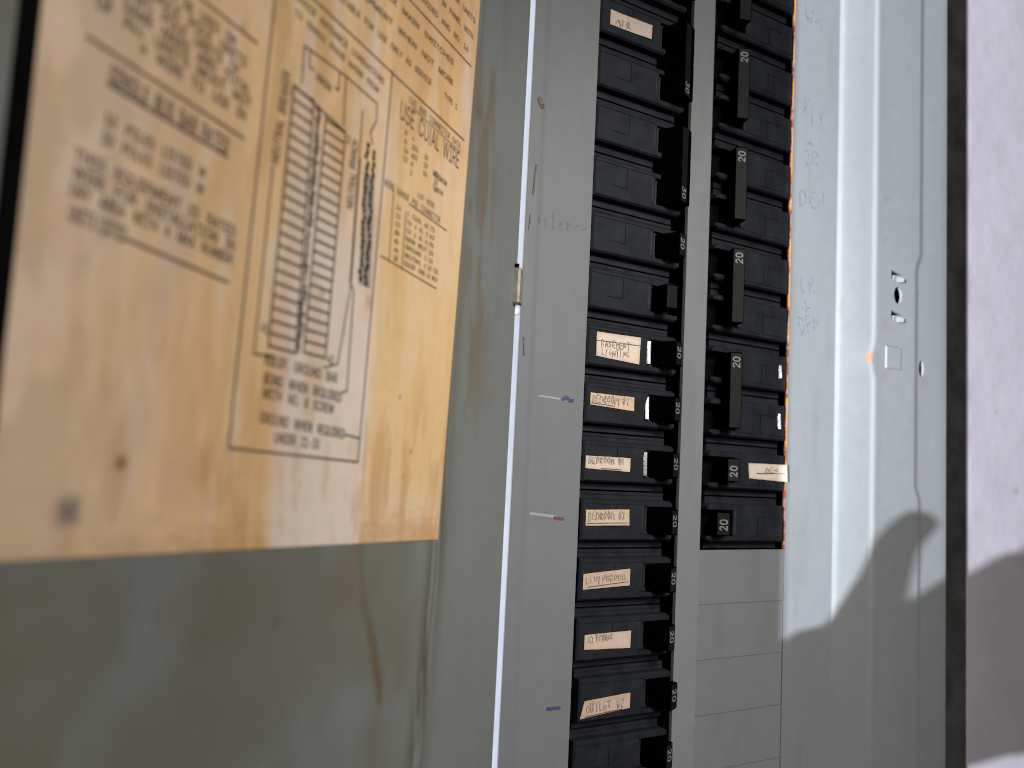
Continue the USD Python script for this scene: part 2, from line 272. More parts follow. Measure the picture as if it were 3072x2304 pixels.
# ---------------------------------------------------------------- handwriting
G = {'A': [[(0, 0), (.45, 1), (.9, 0)], [(.2, .4), (.7, .4)]], 'B': [[(0, 0), (0, 1), (.6, .95), (.65, .6), (0, .52), (.75, .4), (.7, .05), (0, 0)]], 'C': [[(.8, .85), (.4, 1), (.05, .6), (.1, .15), (.5, 0), (.85, .2)]],
     'D': [[(0, 0), (0, 1), (.6, .85), (.8, .5), (.6, .1), (0, 0)]], 'E': [[(.75, 1), (0, 1), (0, 0), (.75, 0)], [(0, .5), (.6, .5)]], 'F': [[(.75, 1), (0, 1), (0, 0)], [(0, .5), (.6, .5)]], 'G': [[(.8, .85), (.4, 1), (.05, .6), (.1, .15), (.5, 0), (.85, .2), (.85, .45), (.5, .45)]],
     'H': [[(0, 0), (0, 1)], [(.75, 0), (.75, 1)], [(0, .5), (.75, .5)]], 'I': [[(.2, 0), (.2, 1)]], 'K': [[(0, 0), (0, 1)], [(.75, 1), (.05, .45), (.8, 0)]], 'L': [[(0, 1), (0, 0), (.7, 0)]], 'M': [[(0, 0), (.1, 1), (.45, .4), (.8, 1), (.9, 0)]],
     'N': [[(0, 0), (0, 1), (.75, 0), (.75, 1)]], 'O': [[(.4, 1), (.05, .7), (.05, .3), (.4, 0), (.75, .3), (.75, .7), (.4, 1)]], 'R': [[(0, 0), (0, 1), (.65, .9), (.65, .6), (0, .5), (.75, 0)]], 'S': [[(.7, .85), (.35, 1), (.05, .75), (.65, .35), (.4, 0), (0, .15)]],
     'T': [[(0, 1), (.8, 1)], [(.4, 1), (.4, 0)]], 'U': [[(0, 1), (0, .2), (.35, 0), (.7, .2), (.7, 1)]], 'V': [[(0, 1), (.4, 0), (.8, 1)]], 'W': [[(0, 1), (.2, 0), (.45, .7), (.7, 0), (.9, 1)]], '#': [[(.2, 0), (.35, 1)], [(.5, 0), (.65, 1)], [(0, .35), (.8, .35)], [(0, .65), (.8, .65)]],
     '1': [[(.2, 0), (.2, 1)]], '2': [[(.05, .8), (.35, 1), (.7, .75), (.05, 0), (.75, 0)]], '3': [[(.05, .9), (.4, 1), (.65, .75), (.3, .55), (.7, .3), (.4, 0), (.05, .1)]], '+': [[(0, .5), (.8, .5)], [(.4, .1), (.4, .9)]], '/': [[(0, 0), (.6, 1)]],
     'o': [[(.3, .55), (.05, .35), (.1, .05), (.35, 0), (.5, .25), (.3, .55)]], 'i': [[(.15, 0), (.15, .55)], [(.15, .8), (.15, .86)]], 'l': [[(.15, 0), (.15, 1)]], 'e': [[(.05, .3), (.5, .3), (.4, .55), (.15, .5), (.05, .2), (.25, 0), (.5, .08)]], 'r': [[(.05, .55), (.1, 0)], [(.1, .35), (.3, .55), (.5, .5)]],
     ' ': [], '-': [[(0, .5), (.7, .5)]], '>': [[(0, .85), (.7, .45), (0, .05)]]}
def scrawl(text, x, z, length, h, w, tilt=0.0, seed=0, jit=0.07, y=0.0, depth=0.03):
    """Handwritten capitals as thin strokes in the x-z plane starting at (x, z)."""
    r = np.random.default_rng(seed + 991); adv = length / max(len(text), 1); geo = []
    for i, ch in enumerate(text):
        sc = r.uniform(.88, 1.1); dz = r.uniform(-.08, .08) * h
        for st in G.get(ch, []):
            p = np.array(st, float) + r.normal(0, jit, (len(st), 2)) * [1, 1]
            p = np.c_[x + adv * (i + 0.08) + p[:, 0] * adv * 0.86, z + dz + p[:, 1] * h * sc]
            if len(p) > 2:
                q = [p[0]]
                for a, b in zip(p[:-1], p[1:]): q += [a * .7 + b * .3, a * .3 + b * .7]
                p = np.array(q + [p[-1]])
            geo.append(sg.LineString(p).buffer(w / 2 * r.uniform(.75, 1.25), quad_segs=2))
    s = sa.rotate(shapely.union_all(geo).simplify(w * 0.08), tilt, origin=(x, z)); return flat(s, y, depth)

def note(text, x, z, length, h, w, seed, y, mat_='pencil', tilt=0):
    m = scrawl(text, x, z, length, h, w * 1.05, tilt, seed, y=-.05); v = m.vertices.copy(); v[:, 1] += np.where(v[:, 0] > 50, strip_y(v[:, 0], 0), -0.3 * (1 - sstep(-22.2, -19.8, v[:, 0]))); W('pencil_note', trimesh.Trimesh(v, m.faces, process=False), mat_, panel)
note('WA', 103.0, 211.2, 11, 6.5, .55, 1, -0.72); note('K', 103.6, 173.5, 4, 6.5, .5, 2, -.62, tilt=-5); note('IT', 107.5, 169.3, 9.5, 6.5, .5, 3, -.92, tilt=4)
note('+', 106.4, 159.6, 5, 4, .8, 4, -.8); note('2R', 104.0, 153.2, 9.5, 6, .55, 5, -.8, tilt=-3)
note('DEN', 102.8, 134.6, 15.5, 6.8, .6, 6, -.95, tilt=6); note('LR', 103.8, 100.6, 9, 6.2, .55, 7, -.75); note('+', 105.4, 92.2, 5.5, 4.2, .8, 8, -.85, tilt=8); note('DEN', 103.8, 83.5, 12.5, 7, .7, 9, -.95, tilt=14)
note('boiler', -24.4, 102.6, 17.4, 5.0, .6, 10, -.03, tilt=3); note('->', -6.2, 104.2, 5.6, 2.8, .5, 11, -.03, tilt=2)
# felt-tip ticks and old marks beside the left column
def blob(name, pts, w, y, mat_): W(name, flat(sg.LineString(pts).buffer(w), y, 0.03), mat_, panel)
blob('pen_mark', [(-8.2, 48.2), (-6.6, 48.9), (-5.6, 47.8), (-4.4, 48.0)], .6, -.04, 'purple_ink'); blob('scratch', [(-17.5, 48.5), (-9.5, 48.2)], .28, -.04, 'pale_scratch')
blob('scratch', [(-18.6, 11.7), (-13, 11.2), (-8.8, 10.8)], .42, -.04, 'pale_scratch'); blob('pen_mark', [(-9.4, 10.4), (-6.2, 10.1)], .55, -.06, 'red_brown')
blob('pen_mark', [(-8.8, -48.2), (-4.4, -48.4)], .55, -.04, 'purple_ink')
blob('brown_spot', [(-23.0, 143.8), (-22.2, 142.4), (-21.9, 141.9)], .85, -.6, 'brown_stain'); blob('brown_spot', [(-21.9, 142.2), (-21.6, 141.6)], .5, -.64, 'red_brown')
blob('grey_smear', [(-23.0, 122), (-23.5, 117), (-23.7, 112.5)], .3, -.6, 'brown_stain'); blob('grey_smear', [(-24.3, 105.5), (-24.6, 101)], .3, -.6, 'pencil'); blob('grey_smear', [(-24.6, 66), (-24.1, 61)], .35, -.6, 'pencil')

# ---------------------------------------------------------------- circuit breakers
def pole_body():
    sh = mbox(0.4, 38.2, 3.4, 11, -9.22, 9.22)
    f = hullpts([(x, y, z) for (y, i) in ((-0.4, .75), (0.35, .12), (6, 0)) for (x, z) in ((0.2 + i, -6.9 + i), (0.2 + i, 6.9 - i), (38.4, -6.9 + i), (38.4, 6.9 - i), (39.9 - i, -5.8), (39.9 - i, 5.8))])
    b = sh + f - mbox(27.0, 45, -2, 5.2, -4.75, 4.75)
    b = b - mbox(-1, 27, -1, -0.12, 5.0, 5.25) - mbox(14.2, 14.5, -1, -0.12, -2.2, 5.0) - mbox(7.5, 14.4, -1, -0.12, -2.3, -2.05) - mbox(-1, 39, 2, 3.75, 8.05, 8.2)
    return b
BODY = T(pole_body())
LIP = T(Manifold.hull(Manifold.sphere(1.05, 24).translate((26.2, 0.3, -3.9)) + Manifold.sphere(1.05, 24).translate((26.2, 0.3, 3.9))))
DRUM = T(Manifold.cylinder(9.2, 2.1, 2.1, 28).translate((29.6, -3.4 * 0, -4.6)).translate((0, 3.0, 0)))
FD = np.array([4.4, 1.75]) / math.hypot(4.4, 1.75); FNn = np.array([FD[1], -FD[0]])    # along the tip face, and its outward normal
def lever(z0, z1, e=0.0):
    pr = lambda i, za, zb: [(x, y, z) for (x, y) in ((32.4 + i * .9, -7.7 + i * .4), (36.8 + e * FD[0] - i * .9, -5.95 + e * FD[1] + i * .2), (33.4 - i, 2.6), (28.6 + i, 1.8)) for z in (za, zb)]
    return hullpts(pr(0, z0 + .5, z1 - .5) + pr(.35, z0, z1))
def twist(m, deg):
    m = m.copy(); m.apply_transform(trimesh.transformations.rotation_matrix(math.radians(deg), (0, 0, 1), (30.5, 2.6, 0))); return m
def on_face(m, z):
    """text mesh (xy, +z out) -> tip face of the lever: text x runs down (-z), text up runs along the face."""
    v = m.vertices; o = np.array([34.6, -6.825]); P = o + np.outer(v[:, 1], FD) + np.outer(v[:, 2] + 0.06, FNn)
    return trimesh.Trimesh(np.c_[P[:, 0], P[:, 1], z - v[:, 0]], m.faces, process=False)
def rating(txt, z):
    t = meshkit.text_mesh(txt, 2.5, 0.05, bold=True); t.apply_translation((-t.bounds.mean(0)[0], -1.25, 0)); t.apply_scale((0.98, 1.1, 1)); return on_face(t, z)
def glint_facet(x, y, z, length, width, th, ph):  # plate tilted so that it mirrors the fill as a glint
    m = T(rbox(-width / 2, width / 2, 0, 1.6, -length / 2, length / 2, 0.15))
    m.apply_transform(trimesh.transformations.rotation_matrix(math.radians(ph), (1, 0, 0))); m.apply_transform(trimesh.transformations.rotation_matrix(math.radians(th), (0, 0, 1))); m.apply_translation((x, y, z)); return m
FLIP = np.diag([-1.0, 1, -1, 1]); 
def place(m, right): 
    m = T(m).copy()
    if right: m.apply_transform(FLIP)
    return m
def breaker(zc, right, poles, label, group=None, twist_deg=0.0, dx=0.0, num='20', gloss=False, dy=0.0, ext=0.0):
    t = thing('circuit_breaker', label, 'circuit breaker', (97.2 - dx if right else dx, dy, zc), 0, group)
    for i in range(poles):
        b = BODY.copy(); b.apply_translation((0, 0, 19.05 * i)); W('pole_body', place(b, right), 'breaker_plastic', t)
        cv = cat([box(27.1, 39.7, 4.95, 5.15, -4.7, 4.7), box(27.1, 39.6, .3, 5.1, -4.74, -4.6), box(27.1, 39.6, .3, 5.1, 4.6, 4.74)]); cv.apply_translation((0, 0, 19.05 * i)); W('slot_shade', place(cv, right), 'box_black', t)  # added black lining keeps the slot as dark as deep shade
        l = (glint_facet(26.2, -0.8, 0, 8.2, 1.6, -26, -9.5 + (5.5 if gloss == 2 else 0)) if gloss else LIP.copy()); l.apply_translation((0, 0, 19.05 * i)); W('slot_lip', place(l, right), 'breaker_gloss' if gloss else 'breaker_plastic', t, smooth=50)  # gloss rows swap the lip for a plate angled to glint
        d = DRUM.copy(); d.apply_translation((0, 0, 19.05 * i)); W('pivot', place(d, right), 'breaker_plastic', t, smooth=40)
    z1 = 4.25 + 19.05 * (poles - 1)
    h = W('handle', place(twist(T(lever(-4.25, z1, ext)), twist_deg), right), 'handle_plastic', t)
    fp = trimesh.creation.box((z1 + 4.25 - .9, 4.2, 0.08)); fp.apply_translation((-(z1 - 4.25) / 2, 0, 0)); W('handle_face', place(twist(on_face(fp, 0), twist_deg), right), 'handle_dusty', h)
    if num: W('rating_text', place(twist(rating(num, 0.4 if poles == 1 else -0.6), twist_deg), right), 'rating_paint', h)
    return t
def paper(t, corners, right, loc, text_lines, seed, fold=None, stain=0.3, y=-0.62, tone=(0.72, 0.56, 0.40), base=(97.2, 0), lift=0.0):
    """A pasted strip; corners TL TR BR BL in panel x, z."""
    P = np.array(corners, float) - [loc[0], loc[1]]; n, k = 14, 6
    a, b = np.meshgrid(np.linspace(0, 1, n + 1), np.linspace(0, 1, k + 1), indexing='ij')
    Q = ((1 - a) * (1 - b))[..., None] * P[0] + (a * (1 - b))[..., None] * P[1] + (a * b)[..., None] * P[2] + ((1 - a) * b)[..., None] * P[3]
    r = np.random.default_rng(seed); q3 = np.dstack([Q[..., 0], Q[..., 0] * 0, Q[..., 1]]).reshape(-1, 3)
    Q[..., 1] += (0.16 * (fb(q3, 5, 5, 5, 2, seed) - .5)).reshape(a.shape)
    yy = y - 0.10 * np.abs(2 * a - 1) ** 3 - lift * a ** 2 - 0.07 * fb(q3, 4, 4, 2, 3, seed + 1).reshape(a.shape)
    A = np.stack([Q[..., 0], yy, Q[..., 1]], -1).reshape(-1, 3); N = len(A); B = A + [0, 0.1, 0]; i = np.arange(N).reshape(n + 1, k + 1)
    F = []
    for s_, o in ((1, 0), (-1, N)):
        f1 = np.c_[i[:-1, :-1].ravel(), i[:-1, 1:].ravel(), i[1:, 1:].ravel()] + o; f2 = np.c_[i[:-1, :-1].ravel(), i[1:, 1:].ravel(), i[1:, :-1].ravel()] + o
        F += [f1[:, ::s_], f2[:, ::s_]]
    loop = np.r_[i[:, 0], i[-1, 1:], i[-2::-1, -1], i[0, -2:0:-1]]; nx = np.roll(loop, -1); F += [np.c_[loop, nx, nx + N], np.c_[loop, nx + N, loop + N]]
    s1 = fb(A, 3.5, 3, 2.2, 4, seed + 2); s2 = fb(A, 8, 3, 6, 3, seed + 3)
    edge = np.minimum(np.minimum(a, 1 - a) * 4, np.minimum(b, 1 - b) * 2).ravel()
    tone = np.array(tone) * [.88, .88, .92]; c = mixc(np.tile(tone, (N, 1)), (0.40, 0.31, 0.23), stain * sstep(.5, .68, s1)); c = mixc(c, np.array(tone) * [1.04, 1.07, 1.14], 0.5 * sstep(.45, .65, s2)); c = mixc(c, (0.52, 0.33, 0.18), 0.45 * (1 - sstep(0, 0.25, edge)))
    pl = W('paper_label', trimesh.Trimesh(np.r_[A, B], np.vstack(F), process=False), 'label_paper', t, smooth=40, color=np.r_[c, c])
    tl = math.degrees(math.atan2(P[1][1] - P[0][1], P[1][0] - P[0][0]))
    for (txt, fx, fz, ln, h, w, inkname) in text_lines:
        o = P[0] + (P[1] - P[0]) * fx + (P[3] - P[0]) * fz
        W('handwriting', scrawl(txt, o[0], o[1], ln, h, w, tl, seed + len(txt), y=y - 0.24 - lift * 0.35, depth=0.03), inkname, pl)
    if fold is not None:
        for (f0, g0, f1, g1) in fold:
            a0 = P[0] + (P[1] - P[0]) * f0 + (P[3] - P[0]) * g0; a1 = P[0] + (P[1] - P[0]) * f1 + (P[2] - P[1]) * g1 + (P[1] - P[0]) * 0
            a1 = P[0] + (P[1] - P[0]) * f1 + (P[3] - P[0]) * g1
            W('fold_line', flat(sg.LineString([a0, (a0 + a1) / 2 + [0, .06], a1]).buffer(0.11), y - 0.21 - lift * .6, 0.04), 'faded_ink', pl)
    return pl
ZL = lambda k: 181.5 - 19.05 * k
ZR = lambda j: 9.6 + 19.05 * j
LG, RG = None, None
# left column
breaker(ZL(-1), False, 2, 'two-pole black breaker cut off by the top edge, above the first paper label', num='30', ext=2.4)
b = breaker(ZL(1), False, 2, 'two-pole black breaker with one cream label, topmost label of the left column', num='30', ext=2.4)
paper(b, [(4.0, 183.2), (22.6, 183.4), (22.4, 178.2), (3.9, 177.9)], False, (0, ZL(1)), [('AIR', .14, .82, 7, 2.4, .38, 'pen_ink')], 5, tone=(0.62, 0.50, 0.42), lift=0.25)
breaker(ZL(3), False, 2, 'unlabelled two-pole black breaker, second tied pair down the left column', num='30', ext=2.4)
breaker(ZL(4), False, 1, 'single black breaker without label that the pencilled boiler arrow points at', dx=0.1)
breaker(ZL(5), False, 1, 'single black breaker with its handle flipped the other way, showing a dull brown face', twist_deg=-27, num=None, dx=0.05)
rows = {6: ('with a tall two-part cream label reading basement lighting', [(3.8, 71.6), (22.8, 71.9), (22.4, 62.6), (3.9, 63.6)], [('BASEMENT', .10, .60, 12.5, 2.3, .26, 'pen_ink'), ('LIGHTING', .12, .93, 12, 2.1, .26, 'pen_ink')], [(0.0, .36, 1.0, .36)], 0.05, (0.78, 0.64, 0.50), 0.2),
        7: ('with a stained cream label, level with the upper purple pen mark', [(2.3, 51.3), (20.8, 51.3), (20.9, 46.6), (2.2, 47.4)], [('BEDROOM #2', .04, .78, 16, 2.5, .34, 'pen_ink')], [(0.02, .88, .55, .95)], 0.55, (0.72, 0.56, 0.38), 0.3),
        8: ('with a pale cream label written bedroom number one', [(1.4, 30.7), (20.2, 30.7), (20.1, 26.1), (1.4, 26.6)], [('BEDROOM #1', .06, .55, 15.5, 2.1, .42, 'pen_ink')], [(0.35, .97, .8, .99)], 0.15, (0.74, 0.60, 0.45), 0.35),
        9: ('with a blotchy cream label, level with the red-brown pen mark', [(2.3, 13.3), (20.5, 13.6), (20.7, 8.4), (2.5, 8.2)], [('BEDROOM #3', .06, .62, 15.5, 2.5, .4, 'pen_ink')], [(0.03, .86, .97, .86)], 0.6, (0.67, 0.53, 0.38), 0.7),
        10: ('with a tan label tilted up to the right, reading living room', [(2.4, -7.2), (21.8, -5.8), (21.9, -11.3), (2.4, -12.1)], [('LIVINGROOM', .06, .66, 16.5, 2.2, .4, 'pen_ink')], [(0.1, .88, .98, .86)], 0.25, (0.62, 0.46, 0.34), 0.9),
        11: ('with a plain tan label written only on its left half', [(4.0, -26.4), (23.2, -26.0), (23.0, -31.6), (3.9, -31.0)], [('KITCHEN', .08, .52, 9.8, 1.9, .42, 'pen_ink')], None, 0.2, (0.66, 0.49, 0.37), 1.0),
        12: ('with a dirty crooked label beside a wide black gap', [(5.0, -47.1), (23.8, -46.0), (23.8, -50.9), (3.4, -52.4)], [('OUTLET #2', .1, .72, 16, 2.6, .42, 'pen_ink')], [(0.1, .93, .9, .9)], 0.6, (0.62, 0.45, 0.34), 2.9)}
for k, (lab, cs, txt, fold, st, tone, dx) in rows.items():
    b = breaker(ZL(k), False, 1, 'single black breaker ' + lab, dx=dx, gloss={6: 2, 7: 1, 8: 2}.get(k, 0)); paper(b, cs, False, (dx, ZL(k)), txt, 50 + k, fold, st, tone=tone)
breaker(ZL(13), False, 1, 'unlabelled black breaker at the bottom edge of the left column', dx=1.6)
breaker(ZL(14), False, 1, 'black breaker mostly below the picture edge, last of the left column', dx=1.4)
# right column (turned half round, handles towards the middle)
breaker(ZR(0), True, 1, 'lowest breaker of the right column, handle halfway and a black slot beside its number', twist_deg=17)
b = breaker(ZR(1), True, 1, 'single breaker of the right column with a cream label poking over the rusty edge')
paper(b, [(76.8, 31.7), (97.5, 31.9), (97.9, 25.4), (77.3, 26.2)], True, (97.2, ZR(1)), [('DEN', .42, .62, 7, 2.0, .3, 'pen_ink')], 90, [(0.2, .66, 1.0, .62)], 0.15, y=-0.55, tone=(0.74, 0.62, 0.50), lift=0.35)
for j, lab in ((3, 'lowest two-pole breaker of the right column, white glints on its outer end'), (5, 'two-pole breaker beside the lowest pencilled note, second pair up the right column'), (7, 'two-pole breaker beside the middle pencilled note, third tied pair up the right column'),
               (9, 'two-pole breaker beside the kit note, fourth tied pair up the right column'), (11, 'two-pole breaker cut by the top picture edge in the right column')):
    b = breaker(ZR(j), True, 2, lab)
    if j == 3:
        for q, ln in ((0, 5.4), (19.05, 6.2)):
            W('glint_plate', place(glint_facet(4.6, -0.95, q - 0.6, ln, 1.5, 34, 10), True), 'breaker_gloss', b, smooth=50)  # added plate, angled only to throw a white glint

# ---------------------------------------------------------------- door with its wiring sheet
door = thing('panel_door', 'open grey steel door of the panel, stained olive and brown, carrying the printed sheet', 'panel door', (-34.1, -8.0, 0), 35.3)
def door_tint(A):
    x, z = A[:, 0], A[:, 2]; q = A * [1, 0, 1]
    c = GREY * [1.04, 1.04, .97] * (1 + 0.16 * (fb(q, 45, 1, 70, 4, 2) - .5))[:, None]
    w = q + np.c_[8 * (fb(q, 25, 1, 40, 2, 31) - .5), x * 0, x * 0]
    st = fb(w, 1.3, 1, 50, 5, 4); cl = fb(q, 22, 1, 34, 4, 9)
    olive = sstep(-38 - 18 * sstep(20, -60, z) * 0, -55, x + 9 * (cl - .5) + np.clip(-z, 0, 80) * .12)
    c = mixc(c, (0.15, 0.15, 0.12), 0.8 * olive * sstep(.30, .58, cl)); c = mixc(c, (0.155, 0.13, 0.10), 0.4 * olive * sstep(.52, .72, fb(q, 14, 1, 20, 5, 14)))
    edge = np.exp(-((x - (-40.5 + np.clip(10 - z, 0, 90) * -0.11)) / 3.8) ** 2)
    c = mixc(c, (0.135, 0.135, 0.105), .65 * np.exp(-((x - (-38.5 + np.clip(10 - z, 0, 90) * -0.10)) / 6.0) ** 2) * sstep(.3, .6, fb(q, 5, 1, 60, 3, 33)))
    c = mixc(c, (0.085, 0.075, 0.05), 0.85 * edge * sstep(.40, .58, st)); c = mixc(c, (0.27, 0.28, 0.25), 0.35 * edge * sstep(.55, .7, 1 - st))
    up = sstep(20, 60, z) * np.exp(-((x + 26) / 11.0) ** 2); c = mixc(c, (0.16, 0.125, 0.085), 0.8 * up * sstep(.40, .60, fb(q, 3.5, 1, 26, 4, 17)))
    # rust run below the sheet
    cx = np.interp(z, [-29, -24, -15, -5, 8], [-64.5, -65.3, -69, -74, -77.5]); wd = np.interp(z, [-30, -22, -12, 8], [0.8, 2.2, 1.6, 1.2])
    run = np.exp(-((x - cx + 1.6 * (fb(q, 3, 1, 5, 3, 6) - .5)) / wd) ** 2) * sstep(-31, -26, z) * (1 - .45 * sstep(-18, -2, z)); c = mixc(c, (0.13, 0.075, 0.035), 0.8 * run)
    run2 = np.exp(-(((x + 79 - .10 * z) / 2.6) ** 2)) * sstep(-12, 2, z); c = mixc(c, (0.17, 0.12, 0.075), .5 * run2)
    for (sx, sz, r) in ((-104.2, -5, 1.0), (-98, -9, .6), (-36.5, 60, .7), (-31, 122, 1.8), (-33, 95, 1.4)):
        c = mixc(c, (0.11, 0.085, 0.06), .6 * np.exp(-(((x - sx) / r) ** 2 + ((z - sz) / (r * 1.3)) ** 2)))
    return c
m, c = sheet(-172, 2.2, ZB, ZT, 190, 300, lambda X, Z: 0.0 * X, 1.2, door_tint)
W('door_skin', m, 'door_enamel', door, smooth=30, color=c)
W('black_edge_strip', box(-166.6, -164.3, -1.3, -0.02, ZB, ZT), 'box_black', door)  # plain black strip along the sheet's left edge
for z0, z1 in ((74.4, 85.6),):
    hb = rbox(-0.4, 3.3, -2.1, 1.6, z0, z1, 0.6); W('hinge_barrel', T(hb), 'galvanised', door, smooth=30)
    zz2 = np.linspace(z0 + 1.6, z1 - 1.4, 40)
    W('hinge_stamp', flat(shapely.union_all([sg.LineString(np.c_[1.3 + 0.55 * np.sin(zz2 * 1.7) + .3 * np.sin(zz2 * 3.1), zz2]).buffer(.16), sg.LineString([(0.3, z0 + 1.2), (0.3, z1 - 1)]).buffer(.1), sg.box(0.2, z0 + .25, 2.8, z0 + 0.75)]), -2.16, 0.05), 'brown_stain', door)
    W('hinge_pin', T(Manifold.cylinder(1.1, .7, .7, 16).translate((0.5, -0.6, z1))), 'box_black', door)
# the sheet
def paper_tint(A):
    x, z = A[:, 0], A[:, 2]; q = A * [1, 0, 1]; wob = 9 * (fb(q, 9, 1, 45, 4, 51) - .5)
    c = np.tile((0.74, 0.50, 0.27), (len(A), 1)) * (1 + .42 * (fb(q, 5, 1, 38, 5, 52) - .5))[:, None]
    mot = fb(w_ := q + np.c_[6 * (fb(q, 12, 1, 30, 3, 81) - .5), x * 0, x * 0], 4.5, 1, 30, 5, 82); c = mixc(c, (0.74, 0.585, 0.455), .7 * sstep(.53, .64, mot)); c = mixc(c, (0.60, 0.36, 0.15), .5 * sstep(.47, .36, mot))
    left = sstep(-118, -166, x + wob); c = mixc(c, (0.70, 0.53, 0.395), .9 * left)
    pale = sstep(-112, -105, x + wob * .45) * (1 - sstep(-79.5, -76.5, x + wob * .15)) * (1 - sstep(62, 96, z + .4 * x + 38 + wob)); c = mixc(c, (0.72, 0.60, 0.51), .9 * pale)
    right = sstep(-77.2, -75.5, x + wob * .1); c = mixc(c, (0.67, 0.47, 0.235), .65 * right * (1 - sstep(80, 118, z))); c = mixc(c, (0.6, 0.35, 0.15), .55 * right * sstep(85, 125, z))
    c = mixc(c, (0.66, 0.53, 0.43), .8 * np.exp(-(((x + 38.5 + wob * .2) / 4.5) ** 2 + ((z - 122) / 14) ** 2)))
    c = mixc(c, (0.66, 0.53, 0.40), .6 * right * sstep(26, 10, z + 1.1 * wob)); c = mixc(c, (0.5, 0.28, 0.11), .6 * sstep(.5, .68, fb(q, 4, 1, 22, 5, 57)) * (.35 + .65 * sstep(60, 10, z)))
    c = mixc(c, (0.52, 0.29, 0.12), .55 * sstep(16, 8.5, z + (fb(q, 4, 1, 1, 3, 58) - .5) * 9) * (1 - pale)); c = mixc(c, (0.55, 0.4, 0.27), .8 * sstep(.48, .62, fb(q, 6, 1, 20, 5, 60)) * left)
    for (sx, sz, r, k, col) in ((-151.8, 16.4, 2.0, .9, (0.2, 0.15, 0.13)), (-143.6, 23.1, 1.1, .9, (0.26, 0.1, 0.03)), (-64.5, 40, .5, .8, (.16, .11, .05)), (-58, 28, .7, .7, (.22, .14, .05)), (-56.5, 30, .4, .7, (.2, .12, .05)), (-61, 22, .6, .5, (.3, .18, .07)), (-97.6, 57.7, .8, .6, (.3, .14, .06)), (-80.5, 59, 1.5, .5, (.5, .24, .1)), (-126, 98, .6, .5, (.25, .13, .06))):
        c = mixc(c, col, k * np.exp(-(((x - sx) / r) ** 4 + ((z - sz) / r) ** 4)))
    return c
m, c = sheet(0, 1, 0, 1, 180, 230, lambda X, Z: 0 * X, 0.22, None)
v = m.vertices.copy(); a, t = v[:, 0], v[:, 2]; ZTOP = 205.0
zb = 10.6 - 3.9 * a; xl, xr = -164.7 + 0 * t, -41.2 + 7.0 * t * ZTOP / 155 * 1.0
X = xl * (1 - a) + xr * a; Z = zb + (ZTOP - zb) * t
v = np.c_[X, np.where(v[:, 1] > .1, 0.0, -0.26) - 0.0, Z]; v[:, 1] -= 0.05
sheetp = W('wiring_sheet', trimesh.Trimesh(v, m.faces, process=False), 'aged_paper', door, color=paper_tint(v), label='yellowed printed wiring diagram sheet pasted on the door')
YP = -0.34
def line(pts, w, ink='faded_ink'): return flat(shapely.union_all([sg.LineString(q).buffer(w * .62, cap_style='square') for q in pts]), YP, 0.02)
def txt(s, x0, z0, x1, z1, h, bold=False, yo=0.0):
    t = meshkit.text_mesh(s.replace(' ', '   ') if h < 2.5 else s.replace(' ', '  '), h * (0.87 if h < 3.2 else 1.08), 0.02, h < 3.5); b = t.bounds; L = math.hypot(x1 - x0, z1 - z0); ang = math.atan2(z1 - z0, x1 - x0)
    u = (t.vertices[:, 0] - b[0][0]) * L / (b[1][0] - b[0][0]); w = t.vertices[:, 1]
    return trimesh.Trimesh(np.c_[x0 + u * math.cos(ang) - w * math.sin(ang), YP + yo - t.vertices[:, 2] + .02, z0 + u * math.sin(ang) + w * math.cos(ang)], t.faces, process=False)
P_ = lambda n, ms, ink='print_ink': W(n, cat(ms), ink, sheetp)
sl = lambda x: -0.045 * (x + 140)                          # the print runs slightly downhill
para = [('PANELBOARD TO BE USED ON', -156.5, 94.6, -127.5), ('WITH SINGLE POLE UNITS', -155.8, 92.3, -124.5), ('AND TWO POLE UNITS OF', -156.5, 90.1, -126), ('THE SAME MAKE AND TOTAL', -156.8, 87.9, -122.8), ('OF ALL UNITS MUST NOT', -155.6, 85.7, -122.4)]
P_('text_block', [txt(s, x0, z, x1, z - 1.2, 2.0) for s, x0, z, x1 in para] + [txt('4 WIRE TO USE IN', -147.2, 83.1, -123.6, 82.0, 2.0)])
P_('heading', [txt('SINGLE BUS BAR RATES', -152.2, 76.5, -127.2, 74.9, 3.0, True)], 'grey_ink' if False else 'print_ink')
P_('text_block', [txt('10 POLES LISTED W', -152.2, 70.3, -131.8, 69.0, 2.0), txt('20 POLES LISTED W', -152.4, 67.5, -131.9, 66.2, 2.0)])
P_('text_block', [txt('THIS EQUIPMENT IS RATED', -156.6, 63.6, -123.8, 61.6, 2.1), txt('WIRE FOR INSTALLATION IN', -156.5, 61.1, -123.8, 59.2, 2.1), txt('DRY AREA WITH A MAX NUMBER', -156.6, 58.6, -124.0, 56.8, 2.1)]); P_('heading', [txt('UNITS LISTED', -156.5, 55.2, -146.6, 54.6, 2.6, True)])
P_('rule_line', [line([[(-140.0, 97.4), (-122.3, 96.6)], [(-156.3, 80.9), (-123.5, 78.9)], [(-146.4, 55.2), (-124.7, 53.7)], [(-152.2, 76.0), (-127.2, 74.4)]], .42)], 'faded_ink')
P_('diagram_frame', [line([[(-116.5, 165), (-121.1, 26.2), (-80.6, 24.9), (-77.1, 111.9)], [(-110, 112.8), (-39.5, 110.2)], [(-77.5, 131.8), (-37.9, 131.2)]], .38)], 'faded_ink')
